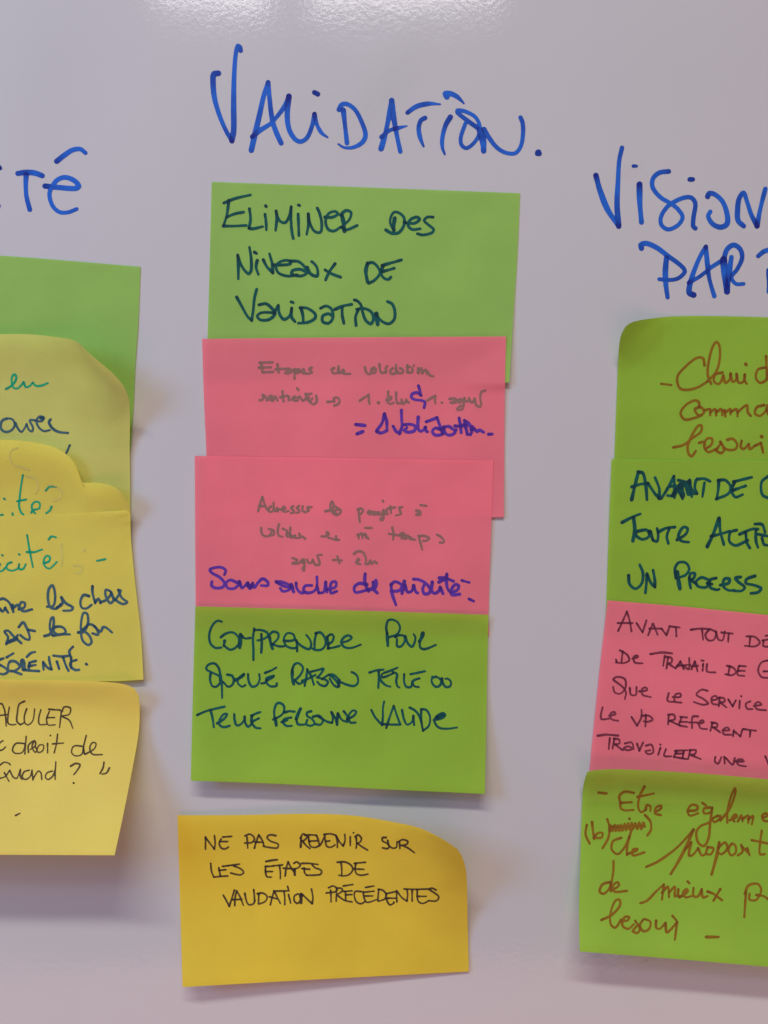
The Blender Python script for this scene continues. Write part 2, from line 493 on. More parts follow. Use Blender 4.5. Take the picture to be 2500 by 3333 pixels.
# ------------------------------------------------------------------ the handwriting
# tile lines: "@ surface x0 y0 scale pen-width"; word lines: "# word ink"; then one pen stroke per line
STROKES = """
@ board 660 100 2.765 48
# VALIDATION marker_blue
140,383 100,390 92,450 105,600 150,760 210,900 262,990
262,990 278,900 278,700 280,480 288,300 300,190 315,135 338,150 342,180
437,1075 470,930 510,760 550,580 588,465
588,465 600,600 625,800 660,910 705,1010
42:445,955 510,900 610,835 690,745 740,670 775,590
775,590 760,750 775,880 825,970 880,998 940,960 985,850 1005,750
40t:1005,750 1030,850 1070,920 1125,960
1005,555 1035,570
45:1265,715 1280,850 1298,1010
44t:1225,710 1250,665 1300,660 1370,710 1430,820 1465,940 1430,1010 1350,1050 1270,1050 1220,1020
@ board 1200 200 2.765 48
112,785 150,650 185,480 207,350
207,350 225,500 255,670 285,810
38t:115,680 190,620 260,600 345,580
44t:350,460 430,405 540,380 645,385
46t:508,508 470,530 450,600 465,690 495,765
46t:735,500 690,580 662,700 665,780 685,835
46t:705,320 690,290 740,290 800,320 858,378
40:985,600 900,540 800,460 800,440 870,450 960,500 1000,580 990,660 950,730 880,780 835,750 830,680 870,560
62:1000,620 1030,720 1035,805
42:1038,610 1080,680 1150,770 1230,820 1320,825 1370,760 1390,640 1385,550 1367,505
62:1530,825 1534,828
@ board 0 400 2.765 46
# ITE marker_blue
-12,395 2,408
30:-10,740 -6,750
50:160,455 230,445 310,450 380,475
46:235,470 232,560 238,660 268,780
44:405,568 520,580 680,590 710,570 670,520 590,490 520,510 470,570 445,640 470,740 530,800 610,805 690,775
45:510,345 580,290 650,245 720,235 770,270
@ board 1900 450 2.765 48
# VISION marker_blue
54:110,335 150,480 220,650 315,790
315,790 300,600 308,400 320,200 345,85
52:502,415 505,580 520,755
30:447,250 475,250
44:765,298 680,310 625,360 620,440 690,530 790,590 850,640 890,710 850,780 760,820 700,780 695,710 740,630 800,580 900,535 970,535 1005,590 990,700 985,790 1005,810
48:955,370 982,370
48:1115,525 1130,495 1180,505 1250,570 1290,680 1290,770 1230,800 1160,770 1120,700 1140,660
46:1440,790 1390,740 1385,640 1400,540 1440,490 1470,570 1510,690 1560,790
44:1560,790 1580,680 1610,550 1635,455
# PART marker_blue
44:520,990 515,960 560,945 650,980 760,1060 880,1150 910,1200 850,1260 770,1275 680,1268
50:745,1075 735,1200 740,1320 755,1430
48:990,1410 950,1390 960,1300 1010,1150 1060,1040 1100,975
44:1100,975 1110,1100 1130,1260 1175,1420
40:945,1300 1050,1240 1150,1160 1260,1090
58:1260,1090 1265,1220 1290,1380
52:1290,1380 1310,1200 1330,1070
42:1260,1090 1290,1000 1350,960 1410,1000 1425,1080 1380,1180 1330,1250 1370,1310 1440,1310
44:1570,1060 1620,1020 1680,1000
48:1668,1190 1668,1380
@ green_top 660 580 2.765 25
# ELIMINER teal_ink
190,222 300,180 430,150
235,200 215,340 188,420
185,430 280,430 390,425
215,350 290,320 368,305
420,275 430,370 415,450
415,450 450,455 540,435
560,325 570,400 572,465
565,248 572,255
660,295 665,380 655,470
660,300 690,380 740,400 780,340 795,257
795,257 795,400 805,500 815,543
858,322 862,420 865,515
862,242 872,245
950,320 950,420 935,505
950,330 970,420 1010,480 1060,485 1070,400 1050,310 1030,268
1100,350 1170,350 1215,320 1190,298 1130,320 1105,390 1130,460 1180,475 1240,440
35:1255,340 1268,410 1275,475
1240,330 1290,290 1335,310 1320,370 1270,420
1250,440 1290,465 1390,425
@ green_top 1160 580 2.765 25
# DES teal_ink
32:345,360 337,420 338,470
265,465 320,495 380,490 425,430 430,360 390,315 340,305 310,350 305,400 330,460
430,395 450,400
440,400 520,405 570,370 545,350 490,370 465,420 500,460 575,455
690,350 640,350 610,380 650,420 695,460 680,490 600,510 550,500
@ green_top 660 580 2.765 26
# NIVEAUX teal_ink
315,690 320,800 320,905
315,700 350,790 410,860 435,830 435,720 420,620
490,740 480,800 500,865
465,665 485,678
545,735 580,800 630,850
630,850 625,770 600,680
640,780 720,780 790,770 770,740 700,750 660,790 680,850 760,880 850,870
790,745 860,750 920,800 940,850 880,880 800,860 810,830 880,820 940,850
940,800 970,860 1030,880 1030,810 1000,765 980,750
1190,770 1140,840 1105,915
1100,825 1160,860 1240,890
@ green_top 1160 580 2.765 26
# DE teal_ink
32:100,765 85,840 100,930
100,765 150,760 200,810 210,860 160,920 110,945
230,785 320,760 405,735
240,790 220,850 250,900 290,910 310,890
235,840 290,825 340,810
@ green_top 660 580 2.765 26
# VALIDATION teal_ink
305,1070 350,1150 400,1240 440,1280
440,1280 455,1180 465,1080 485,1000
505,1140 570,1130 630,1180 650,1220 600,1270 520,1275 490,1240 530,1210 640,1210
640,1220 660,1180 680,1145
680,1145 690,1220 730,1270 780,1240 800,1170
800,1170 800,1250 830,1290
795,1112 815,1120
885,1170 900,1230 905,1290
875,1165 940,1170 1010,1220 1010,1260 950,1295 860,1305
1060,1170 1110,1150 1160,1180 1170,1260 1130,1305 1080,1290 1080,1240 1130,1220 1170,1240
1190,1180 1260,1150 1340,1135
1255,1160 1255,1230 1270,1305
1400,1180 1375,1250 1380,1325
@ green_top 1160 580 2.765 26
-18,1095 10,1105 40,1140 60,1220 85,1280 130,1310 155,1260 130,1200 60,1170 0,1180
34:180,1220 192,1315
180,1225 220,1280 290,1310 340,1270 345,1190 320,1130 280,1110
@ pink_upper 800 1130 3.687 28
# Etapes grey_ink
165,185 320,180
185,190 200,300
155,245 300,240
200,300 330,295
380,205 395,305
360,265 450,260
475,260 530,260 550,290 510,315 470,310 500,290 560,285
580,265 585,320 585,378
580,280 640,265 640,300 590,310
640,290 700,280 690,260 670,300 720,310
790,245 760,265 795,300 760,315 700,315
# de grey_ink
1060,250 1030,270 1050,310 1105,300 1112,225
1110,260 1120,310
1140,300 1180,290 1170,270 1150,300 1200,320 1255,318
# validation grey_ink
@ pink_upper 1200 1130 3.687 28
-45,240 -30,300 5,325 40,280 65,245
65,245 30,270 40,310 80,300 85,260
130,205 135,270 150,305 200,300
205,250 210,300
222,228 224,229
290,250 260,280 270,315 320,310 330,210
325,260 345,315
375,250 410,270 410,305 370,310 345,290
465,215 465,300
460,240 500,235
465,300 520,300 525,250
543,220 544,222
590,250 600,310
590,300 630,250 640,310
640,310 680,270 700,320
700,285 740,340 775,348
@ pink_upper 800 1130 3.687 27
# rentrientes grey_ink
165,635 200,630 215,575
200,570 240,600 250,640
270,630 320,600 300,580 275,610 310,645
330,640 350,590 380,640
440,530 445,600 455,650
415,600 495,580
515,590 515,640
615,490 632,515
550,630 600,600 580,590 560,620 600,645
620,640 640,590 680,640
720,560 725,600
720,570 790,555
690,640 720,620 760,600
740,620 770,650 800,610
845,580 850,650 810,685 750,640
# arrow grey_ink
980,655 1060,650
1060,650 1060,610 1100,605 1125,640 1110,680 1060,700
# 1. grey_ink
1370,640 1430,600 1475,570
1475,570 1475,620 1485,680
34:1590,665 1600,668
@ pink_upper 1200 1130 3.687 27
# elu grey_ink
235,535 230,570
210,635 260,630 270,600 235,600 220,650 260,680 300,665
330,545 330,610 345,670 390,670
395,630 405,675 440,660 450,625
450,640 480,665
# and violet_ink
32:597,460 615,520 630,580
32:630,580 580,545 520,565 515,605 560,630 640,640 675,660 665,725
# 1. grey_ink
700,640 750,610 800,580
800,580 795,620 800,670
30:878,665 880,667
# agus grey_ink
970,620 1030,615 1060,640 1030,665 980,665 1030,645
1110,620 1070,640 1090,665 1130,630 1140,690 1120,745 1060,750 1080,720 1140,690
1150,610 1165,650 1200,640 1205,610
1205,620 1230,660 1270,640 1275,615
1270,620 1290,690 1330,715 1350,690 1340,620 1350,540 1400,518
@ pink_upper 800 1130 3.687 40
# equals violet_ink
1320,927 1432,940
1335,1040 1405,1012
@ pink_upper 1200 1130 3.687 36
# 1 violet_ink
190,800 215,880 220,990
190,800 160,910 95,1000
95,1010 150,1030 220,1000
# Validation violet_ink
295,950 330,1010 370,1035
370,1035 400,950 395,850 393,755
430,930 500,925 560,950 550,1000 480,1020 430,1000 460,965
595,840 590,920 600,990 630,1010 680,970
680,960 690,1010 710,1015
690,895 760,870 820,845
820,845 850,930 890,1040
870,990 800,970 765,1010 790,1050 850,1055 890,1040
900,960 920,1030 960,1055 1020,1040 1050,990
900,960 960,950 1020,990
1085,850 1100,930 1110,1025
1035,945 1120,945 1160,900
40:1150,880 1200,920 1240,1000 1220,1050
40:1160,940 1185,1045
1230,990 1270,980
1240,950 1300,1010 1330,995 1380,1020
1440,1045 1485,1042
@ pink_lower 660 1580 3.687 26
# Adresser grey_ink
715,140 690,210 665,310
715,140 740,220 775,295
680,245 750,250
820,250 790,280 800,315 845,300 850,205
850,270 870,310
890,270 900,310
900,285 940,290
945,290 990,275 970,255 950,290 980,315 1030,305
1085,250 1060,270 1090,300 1090,325 1055,330
1155,245 1130,270 1160,300 1150,325 1120,325
1200,250 1195,300 1240,320 1270,290
1270,300 1255,262 1305,260
# les grey_ink
1470,310 1540,290 1570,240 1550,190 1530,240 1545,310 1600,355 1650,330 1655,300 1600,260 1570,240
1600,340 1570,300 1640,290
# projets grey_ink
@ pink_lower 1110 1580 3.687 26
210,290 225,440
200,290 240,275 265,300 240,340
320,330 335,300 345,350
345,330 370,310
400,320 380,345 420,350 430,325 400,320
455,320 450,350 490,340 510,290
500,310 510,380 490,420 470,400 510,370
500,183 508,195
510,350 550,320 540,300 520,330 560,345
590,250 600,330
560,278 650,262
735,260 700,265 710,310 720,340 660,360
# a grey_ink
900,300 945,310 950,350 900,350 930,330
955,235 1025,245
@ pink_lower 660 1580 3.687 26
# valider grey_ink
700,510 710,580 750,610 800,600 830,540
790,520 850,540 850,590 800,600
915,465 900,530 910,600 960,615
960,520 1010,545 1012,600
1050,505 1050,570 1060,625
1050,580 1010,565 1010,610 1060,600
1070,620 1110,600 1100,625 1150,630
1160,580 1170,625 1190,610 1230,640
# en grey_ink
1425,610 1480,610 1510,580 1490,560 1500,620 1560,640 1600,655
1600,610 1600,640 1640,655
@ pink_lower 1110 1580 3.687 26
# m grey_ink
200,590 215,635
215,600 245,575 260,630
260,600 290,580 300,630
290,590 330,640
290,508 370,510
# temps grey_ink
615,505 630,580 625,650
575,580 700,600
38:725,595 745,600
700,600 740,570 770,600 720,630 780,640
780,640 800,600 830,650
830,620 860,645 890,650
930,600 950,680 975,770
930,610 1000,605 1060,635 1030,660 985,665
1150,590 1190,610 1235,660 1230,685 1185,685
@ pink_lower 660 1580 3.687 26
# agus grey_ink
1075,870 1130,890 1130,910 1075,935 1150,935
1200,890 1170,920 1200,925 1215,890
1215,900 1220,980 1215,1025 1195,1000 1220,960
1250,890 1270,930 1310,920 1320,890
1320,900 1350,950 1400,945 1390,880 1375,840 1430,830
# plus grey_ink
1560,895 1610,893 1670,900
1615,850 1640,935
@ pink_lower 1110 1580 3.687 26
# elu grey_ink
155,820 200,790 260,800 295,860 300,920
180,920 220,890 200,880 190,930 230,945
290,940 330,940 350,900
350,900 370,940 400,910 430,935
@ pink_lower 660 1580 3.687 33
# Sans violet_ink
260,1070 275,1020 230,985 150,985 85,1010 110,1050 200,1100 260,1170 240,1220 150,1230 105,1200 110,1155
420,1170 330,1135 280,1170 300,1230 380,1235 440,1180
440,1150 470,1230 510,1200 540,1165
540,1170 545,1215 570,1240 600,1170
600,1170 620,1225 660,1170 720,1120 780,1160 780,1200 700,1200
50:550,1200 585,1215
# ordre violet_ink
880,1155 960,1160 1040,1200 1040,1250 960,1270 930,1235
880,1160 980,1210 1080,1230
44:1060,1190 1090,1275
1120,1170 1130,1240 1180,1290 1230,1280
1310,1200 1230,1205 1210,1260 1260,1290 1340,1265 1370,1200 1370,1097
1370,1200 1390,1290
1390,1290 1450,1280 1475,1160
1475,1160 1490,1280
1490,1250 1590,1220 1600,1160 1550,1160 1530,1220 1540,1290 1610,1270
@ pink_lower 1110 1580 3.687 36
# de violet_ink
290,1060 285,1140 300,1210 330,1270
310,1190 220,1175 160,1220 170,1280 220,1280 320,1250
44:330,1250 400,1230 425,1180 418,1140
385,1160 390,1240 435,1290
# priorite violet_ink
600,1190 610,1290 640,1380 660,1435
600,1190 650,1155 730,1200 700,1260 600,1270
44:760,1150 750,1220 732,1295
770,1200 800,1280 850,1265 870,1200
870,1200 900,1280 920,1290
870,1125 930,1130 1010,1170 1070,1240 1060,1290 1000,1300 980,1240 1000,1190
1095,1160 1090,1260 1120,1295 1170,1270 1190,1220
1190,1220 1225,1300
1270,1065 1265,1150 1280,1240 1320,1290
1180,1110 1250,1110 1350,1150
1175,1160 1240,1130
1320,1290 1400,1250 1410,1200 1370,1190 1330,1240 1330,1310 1425,1305
28:1450,1140 1540,1165
32:1535,1362 1592,1388
@ green_lower 620 1980 3.687 27
# COMPRENDRE teal_ink
375,160 320,150 260,210 225,320 240,420 300,475 370,470
32:410,390 400,450
365,345 430,300 510,290 570,340 580,420 530,480 470,495 400,445
42:600,315 600,400 590,470
610,320 650,360 720,355
765,240 750,360 755,500 755,620
765,262 840,260 920,290 930,330 870,370 805,385
30:850,310 855,420 850,530
34:950,350 962,420 985,485
935,335 990,280 1050,300 1050,360 990,425
980,430 1060,455 1130,455
1120,390 1200,390 1250,370 1230,310 1160,300 1120,370 1150,450 1230,480 1270,470
30:1270,385 1280,450 1280,515
1275,400 1330,450 1420,490 1450,440 1430,370 1390,320
1510,300 1490,390 1490,480
1500,300 1560,290 1610,350 1620,430 1580,490 1500,500 1460,480
@ green_lower 1070 1980 3.687 27
32:-15,360 -5,485
-20,340 30,310 60,340 40,400 0,430
-10,480 60,470 130,450
150,410 230,390 275,350 240,325 180,350 150,410 190,465 270,475 385,435
# POUR teal_ink
36:700,300 710,450
700,300 690,230 710,150 760,135 830,170 855,240 820,310 730,345
800,345 830,325 900,330 910,400 860,460 820,450 820,370
920,330 950,420 1000,460 1030,410 1040,350 1020,310
44:1130,300 1115,350 1090,395
28:1090,400 1100,470 1150,490 1285,440
@ green_lower 620 1980 3.687 27
# QUELLE teal_ink
355,870 345,815 260,770 190,730 210,680 280,660 330,700 360,800 375,900 380,1075
240,785 235,860 260,930 310,940 360,890
440,795 500,810 520,860 500,920 450,940 390,880
36:540,860 600,830 640,795
640,790 570,850 570,900 620,940 660,920
690,790 700,880 740,940 800,920 830,850 825,790
850,900 890,895 930,860
895,775 970,745 1030,710
1000,810 910,840 915,895 960,935 1030,930 1035,900
910,865 990,830
# RAISON teal_ink
36:1222,760 1222,840 1240,910
1220,740 1250,670 1300,660 1350,710 1330,780 1270,850 1240,860
1260,870 1300,905 1350,890
1370,930 1390,830 1400,730
1400,730 1450,820 1480,915
1340,870 1400,850 1500,800
1450,760 1530,740 1595,725 1560,790 1520,830
1520,830 1600,850 1650,880 1620,930 1560,920 1520,880
@ green_lower 1070 1980 3.687 27
-80,850 -30,815 0,800 50,830 110,900 110,945 60,920 10,840
0,795 60,800 130,860
32:120,870 125,935
130,880 230,920 310,930 350,890 345,820 310,780 275,765
# TELLE teal_ink
490,770 570,745 660,735
600,760 600,850 595,955
660,775 750,745 825,712
650,830 720,805 770,780
640,790 620,850 680,920 740,940
770,765 820,790 810,870 825,935 850,950
905,790 905,880 930,940 980,945 1010,900
980,790 1060,775 1155,755
1090,840 1030,860 1000,890 1030,935 1080,945
# OU teal_ink
1290,820 1240,840 1240,890 1280,940 1330,930 1350,870 1310,830 1240,820
1360,840 1370,900 1410,945 1460,930 1465,880 1430,845 1400,845
@ green_lower 620 1980 3.687 28
# TELLE teal_ink
80,1280 200,1230 408,1180
240,1220 265,1320 280,1425
320,1380 400,1330 440,1270 400,1270 350,1340 350,1400 400,1425 470,1410
525,1270 530,1340 550,1400 590,1400 640,1350 650,1300
650,1300 660,1380 690,1420 740,1380
730,1290 780,1265 840,1245
740,1290 730,1360 780,1430 840,1440
740,1360 820,1320
# PERSONNE teal_ink
36:1018,1320 1030,1405
1010,1330 1005,1230 1030,1150 1070,1135 1120,1170 1120,1240 1080,1290 990,1335
1130,1250 1180,1235 1250,1240
1210,1310 1130,1330 1110,1365 1150,1410 1215,1410
1090,1365 1160,1345
40:1320,1205 1295,1260 1270,1325
1270,1330 1290,1390 1370,1395
1450,1235 1400,1250 1400,1290 1460,1330 1490,1380 1440,1410 1390,1390 1400,1340
1470,1300 1540,1290 1590,1340 1560,1395 1500,1390
1540,1300 1640,1360 1700,1375
@ green_lower 1070 1980 3.687 26
30,1245 50,1320 40,1375
40,1250 80,1320 100,1400
32:110,1265 100,1395
110,1260 160,1340 210,1360
180,1235 220,1290 225,1365
220,1330 300,1290 330,1240 290,1225 240,1290 260,1370 320,1370
# VALIDE teal_ink
510,1220 560,1310 640,1400
640,1400 650,1300 650,1200 665,1118
690,1435 730,1310 780,1170
780,1170 820,1290 860,1395
660,1390 760,1395 860,1395
880,1220 900,1320 940,1395 1000,1360 1015,1290
1015,1290 1025,1400
970,1190 1040,1230 1090,1300 1130,1460
1110,1220 1110,1320 1130,1470
1110,1210 1170,1220 1215,1300 1200,1410 1130,1470
34:1300,1310 1370,1280
1260,1340 1360,1320 1400,1280 1370,1255 1290,1300 1270,1360 1320,1430 1420,1445 1540,1430
@ yellow_bottom 640 2680 4.1475 24
# NE black_ink
120,185 120,350
120,190 180,270 240,350
240,350 250,260 240,165
355,185 475,175
330,210 305,270 330,330 380,345 430,320
310,245 420,245
# PAS black_ink
680,185 690,335
650,170 720,145 780,200 750,255 650,265
780,335 810,230 840,155
840,155 890,240 910,310
790,252 900,255
1070,165 990,155 950,190 1000,240 1100,280 1090,330 1020,330 900,310
# REVENIR black_ink
30:1405,320 1410,200
1400,200 1440,140 1490,180 1450,230 1410,240
1430,240 1480,300 1530,340
1460,160 1540,155 1620,160
1510,180 1520,260 1540,310 1600,325 1655,300
1520,240 1630,235
1620,165 1645,230 1655,285
@ yellow_bottom 1040 2680 4.1475 24
0,305 30,260 60,190
60,150 140,140 220,160
70,160 80,240 100,310 160,320 210,290
80,245 140,235
220,160 240,240 240,325
230,180 270,250 320,305
320,305 345,230 340,150
415,180 415,300
22:458,127 461,130
495,190 500,270 495,335
480,180 520,155 565,200 550,250 500,270
510,270 580,320 650,360
# SUR black_ink
900,190 850,195 850,235 910,270 940,310 920,340 850,330
920,230 940,300 990,335 1040,320 1045,250
1080,250 1085,340
1060,250 1120,220 1190,240 1180,280 1100,300
1110,295 1190,330 1280,395
@ yellow_bottom 640 2680 4.1475 24
# LES black_ink
190,540 200,640 230,720
230,725 330,715 420,710
350,580 430,570
300,600 320,710
300,635 395,625
430,570 580,550
500,575 590,610 635,660 590,695 460,670
# ETAPES black_ink
28:935,515 1010,500 1090,490
925,580 1000,580
930,580 930,660 950,720 1010,725
930,650 1025,650
1020,575 1160,560
1120,575 1130,660 1130,745
1195,710 1210,600 1235,520
1235,520 1270,590 1310,650 1330,700
1170,605 1330,615
1310,540 1350,520 1400,560 1370,600 1310,615
34:1322,630 1325,695
1420,540 1520,540 1640,555
1450,600 1460,670 1490,700
1420,610 1530,620
1480,700 1570,700 1650,695
1560,560 1600,600 1659,620 1690,650 1669,690 1640,695
@ yellow_bottom 1040 2680 4.1475 24
# DE black_ink
290,530 300,610 300,700
240,525 340,520 420,560 450,620 400,690 320,710 260,700
470,540 620,525
490,550 480,620 500,680 560,700 655,685
470,615 600,620
@ yellow_bottom 640 2680 4.1475 24
# VALIDATION black_ink
360,970 400,1040 440,1120
440,1120 470,1030 510,900
515,1110 520,1000 540,910
540,910 590,1000 630,1105
490,1030 610,1025
650,945 670,1040 700,1095 760,1090 790,1040
770,895 780,980 780,1060
840,950 835,1080
820,950 890,940 950,985 930,1050 840,1090
995,1100 1020,1000 1045,910
1045,910 1090,1000 1130,1080
980,990 1090,1020
1050,915 1250,910
1180,920 1190,1000 1190,1095
1240,960 1270,1075
1228,850 1240,890
1370,950 1320,980 1320,1050 1360,1080 1400,1040 1390,960
42:1412,960 1410,1070
1430,960 1490,1020 1560,1085
1560,1085 1570,1000 1550,885
# PRECEDENTES black_ink
@ yellow_bottom 1040 2680 4.1475 23
120,870 180,845 240,880 220,920 90,940
150,900 155,970 155,1060
230,880 225,1050
220,870 300,880 310,910 240,960
240,970 340,1040 440,1060
320,845 450,825
330,920 440,910
350,920 355,1040
350,965 440,960
560,920 480,920 470,980 500,1060 560,1085 610,1060
590,925 600,1000 640,1065 770,1030
590,930 735,915
610,980 720,980
620,865 735,845
800,890 790,1000 790,1050
790,890 850,900 900,960 880,1020 800,1050
895,950 905,1030 950,1100 1010,1070 1000,1060
900,950 1030,920
910,1010 1030,1010
1040,910 1045,1060
1050,920 1110,1000 1180,1050
1180,1050 1190,960 1180,890
1140,885 1300,890 1490,885
1250,900 1250,1050
1320,900 1320,1000 1340,1060 1400,1080 1480,1040
1320,985 1440,985
1575,900 1520,875 1480,890 1540,930 1610,990 1580,1045 1480,1045
@ lime_left 0 1180 3.456 23
# en green_ink
65,298 130,260 180,190 175,140 150,135 130,190 150,280 200,290 250,240 265,220
265,220 290,275 330,265 370,225
370,225 400,260 460,260 540,230
# avec navy_ink
26:80,630 20,660 10,740 60,780 130,760 165,700 140,640 80,630
175,680 200,740 240,780 275,740 300,690
300,690 320,750 360,775 370,730 335,650 400,650
400,655 470,660 495,620 450,605 410,650 430,720 490,770 560,760
44:465,625 482,624
30:570,640 550,670 590,740 660,780 765,792
# accent navy_ink
785,930 745,1020
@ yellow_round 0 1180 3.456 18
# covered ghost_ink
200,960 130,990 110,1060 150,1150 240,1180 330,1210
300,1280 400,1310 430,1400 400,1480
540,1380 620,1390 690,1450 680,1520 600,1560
@ yellow_round 0 1180 3.456 22
# ite green_ink
258,1265 235,1400 220,1530 215,1620 240,1690 262,1708
190,1560 295,1540
45,1530 55,1538
26:12,1718 32,1712
140,1695 143,1718
350,1690 370,1660 440,1640 445,1580 400,1565 360,1600 365,1660 395,1695
515,1440 560,1395 630,1400
580,1620 560,1665 520,1695
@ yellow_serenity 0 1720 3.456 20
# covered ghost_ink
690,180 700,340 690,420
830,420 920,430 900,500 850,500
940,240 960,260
@ yellow_serenity 0 1720 3.456 22
# icite green_ink
0,400 -20,470 20,480 60,440
22,298 28,305
130,380 85,400 75,450 130,475 200,450 215,400
215,400 215,455 260,455 290,400
213,290 220,295
305,75 330,230 370,435
300,265 390,265 475,235
490,390 550,370 560,320 520,310 490,370 510,430 560,450 640,375
545,125 580,90 630,100
# dash green_ink
1090,365 1185,345
@ yellow_serenity 0 1720 3.456 28
# ire navy_ink
-10,800 40,790 100,830 150,930
-5,900 30,935 60,890
60,900 90,945
140,860 150,940
140,900 200,860 215,905
210,910 270,890 280,840 240,830 220,880 260,930 360,910
# les navy_ink
530,880 600,870 620,750 590,640 550,680 540,800 570,890 640,900 680,850
640,890 700,850 690,775
690,775 740,840 820,890 800,920 710,925
# choses navy_ink
1000,760 940,750 905,820 920,890 970,900 1030,860
1040,650 1040,720 1070,840
1070,830 1110,790 1130,840
1130,830 1200,800 1250,720 1190,690 1190,760 1240,840 1290,800
1250,720 1290,800 1360,700 1330,690
1330,690 1370,780 1430,830 1380,850 1290,800
# soit navy_ink
70,1300 90,1220 50,1160 90,1150 150,1210 240,1290
80,1290 150,1260 200,1200
42:110,1270 190,1240
210,1110 260,1055 290,1100 330,1200 330,1250 280,1240 230,1200
320,1140 395,1155
# la navy_ink
500,1210 560,1190 600,1100 600,1000 575,1010 560,1120 590,1205
620,1110 700,1110 740,1160 700,1190 640,1190 600,1150 620,1110
600,1205 700,1190 785,1192
# fin navy_ink
880,1170 940,1160 990,1060 980,960 940,950 915,1040 910,1160 930,1260 990,1310 1030,1280 1000,1200 940,1150
930,1140 1000,1080 1050,1090 1100,1150 1100,1195 1040,1180
1060,1100 1130,1160 1160,1110 1200,1120 1260,1170
# SERENITE navy_ink
-10,1530 60,1570 90,1610 40,1640 -10,1630
75,1450 150,1405
0,1475 40,1460
110,1500 180,1500 220,1560 130,1610 90,1580 110,1500
130,1600 240,1640
56:252,1490 268,1580
300,1445 350,1400 395,1390
330,1510 405,1490
320,1550 400,1535
330,1520 330,1590 440,1605
260,1590 340,1600
485,1500 490,1590
490,1510 540,1570 580,1585
580,1585 560,1510 550,1445
600,1430 700,1440 790,1430
640,1500 665,1580
710,1450 740,1540 770,1600
820,1330 780,1380 790,1430
860,1480 800,1500 790,1540 840,1590 890,1590
800,1450 800,1570
970,1525 980,1530
@ yellow_lifted 0 2200 3.456 17
# CALCULER black_ink
-10,320 20,312 55,400 70,565
-5,445 80,435
105,350 90,450 90,530 130,550 180,545
20:275,285 215,320 195,420 190,510 230,550
230,550 280,520
300,370 275,450 280,530 320,550 370,500 390,370
460,380 435,480 445,545 520,545
20:550,375 680,385
555,400 525,480 540,550 620,550
530,470 615,468
690,400 670,580
700,400 720,350 790,360 780,430 700,450
705,460 780,500 820,590
# le black_ink
-10,760 20,735 35,730
-10,840 30,830 60,800
# droit black_ink
270,760 180,760 140,830 170,870 250,860 285,770 295,680
285,770 280,880
320,860 320,780 390,730 400,780 340,830
380,740 360,800 400,860 440,780 490,780 480,840 430,860 400,800
535,760 535,865
567,670 569,673
648,655 635,760 610,865
590,765 715,755
# de black_ink
920,790 830,790 805,860 850,900 920,880 940,790 970,670
940,800 950,880
960,880 1060,820 1080,760 1040,750 1010,810 1040,880 1150,885
# Quand black_ink
-10,1010 50,970 110,990 115,1000
-10,1155 60,1130 110,1060
50,1090 100,1185
110,1060 150,1140 190,1150 230,1050
230,1050 230,1140 250,1165
330,1060 270,1080 250,1140 290,1165 340,1130 360,1060
360,1060 370,1170
370,1160 430,1070 460,1090 470,1165
590,1070 530,1090 510,1140 540,1165 590,1130 620,1060 628,965
620,1060 620,1165
# question black_ink
20:795,1015 850,985 900,1000 870,1060 830,1110
24:828,1204 830,1207
# quote black_ink
20:1170,970 1160,1030 1125,1100
20:1230,1035 1200,1090 1150,1105
# mark black_ink
175,1570 225,1545
@ green_clair 1950 1050 3.016 24
# Clair brown_ink
20:610,600 710,612
1035,420 1020,350 960,345 850,430 770,530 790,640 870,660 980,630 1060,580
1060,580 1150,480 1185,350 1180,220 1150,190 1110,250 1070,420 1070,530 1100,600
1210,490 1140,510 1130,580 1180,600 1220,520
1220,520 1240,590 1280,560 1290,500
1290,500 1310,580 1345,560 1350,505
1350,505 1370,590 1420,575 1430,510
1430,510 1430,570 1450,600
30:1440,407 1445,413
# de brown_ink
1630,440 1560,460 1540,540 1580,590 1640,560 1655,450
1640,330 1645,450 1650,560
# commande brown_ink
985,830 975,775 930,765 840,820 800,890 840,950 920,940 1010,910
940,850 1000,830 1030,880 980,910 950,880 940,850
1040,860 1090,850 1090,910
1090,880 1140,850 1150,910
1150,880 1200,850 1210,910
1230,860 1240,920
1240,880 1290,850 1290,900
1290,880 1350,850 1360,920
1360,880 1450,810 1460,880 1490,915
1620,810 1550,830 1530,890 1580,915 1640,860 1650,810
1645,850 1660,900
# besoin brown_ink
730,1225 830,1200 920,1130 1000,1070 1005,1010 970,1015 910,1110 870,1210 880,1290 910,1310 950,1260
980,1180 1030,1170 1040,1200
1040,1240 1100,1200 1110,1140 1060,1140 1030,1210 1070,1270 1150,1240
1190,1170 1230,1240 1200,1280 1150,1260
1150,1250 1200,1180
1260,1150 1310,1140 1355,1190 1340,1240 1280,1250 1220,1230
1400,1160 1390,1220 1420,1240 1470,1190
1470,1190 1480,1240 1540,1200
1530,1210 1590,1180
1590,1180 1610,1275
30:1595,1117 1600,1123
@ green_process 1950 1500 3.016 28
# AVANT teal_ink
32:320,380 350,250 385,110
32:385,110 430,120 460,250 470,380
320,255 400,230 480,220
480,220 540,310 590,370
590,370 590,270 550,165
610,370 680,260 735,150
735,150 740,250 740,360
650,310 680,260 760,250 740,340 670,340
50:800,240 820,340
46:850,220 880,320
780,190 830,200
720,340 760,280 820,370
890,190 910,350
880,200 930,320 960,320
960,320 940,260 950,190
965,180 1030,175 1090,200
26:1035,215 1015,350
# DE teal_ink
1175,190 1170,280 1155,375
1170,190 1240,190 1290,250 1270,320 1150,375
1320,205 1500,160
1330,210 1300,290 1340,355 1410,330
1310,290 1440,245
# C teal_ink
1665,150 1600,200 1590,280 1610,340 1665,365
# TOUTE teal_ink
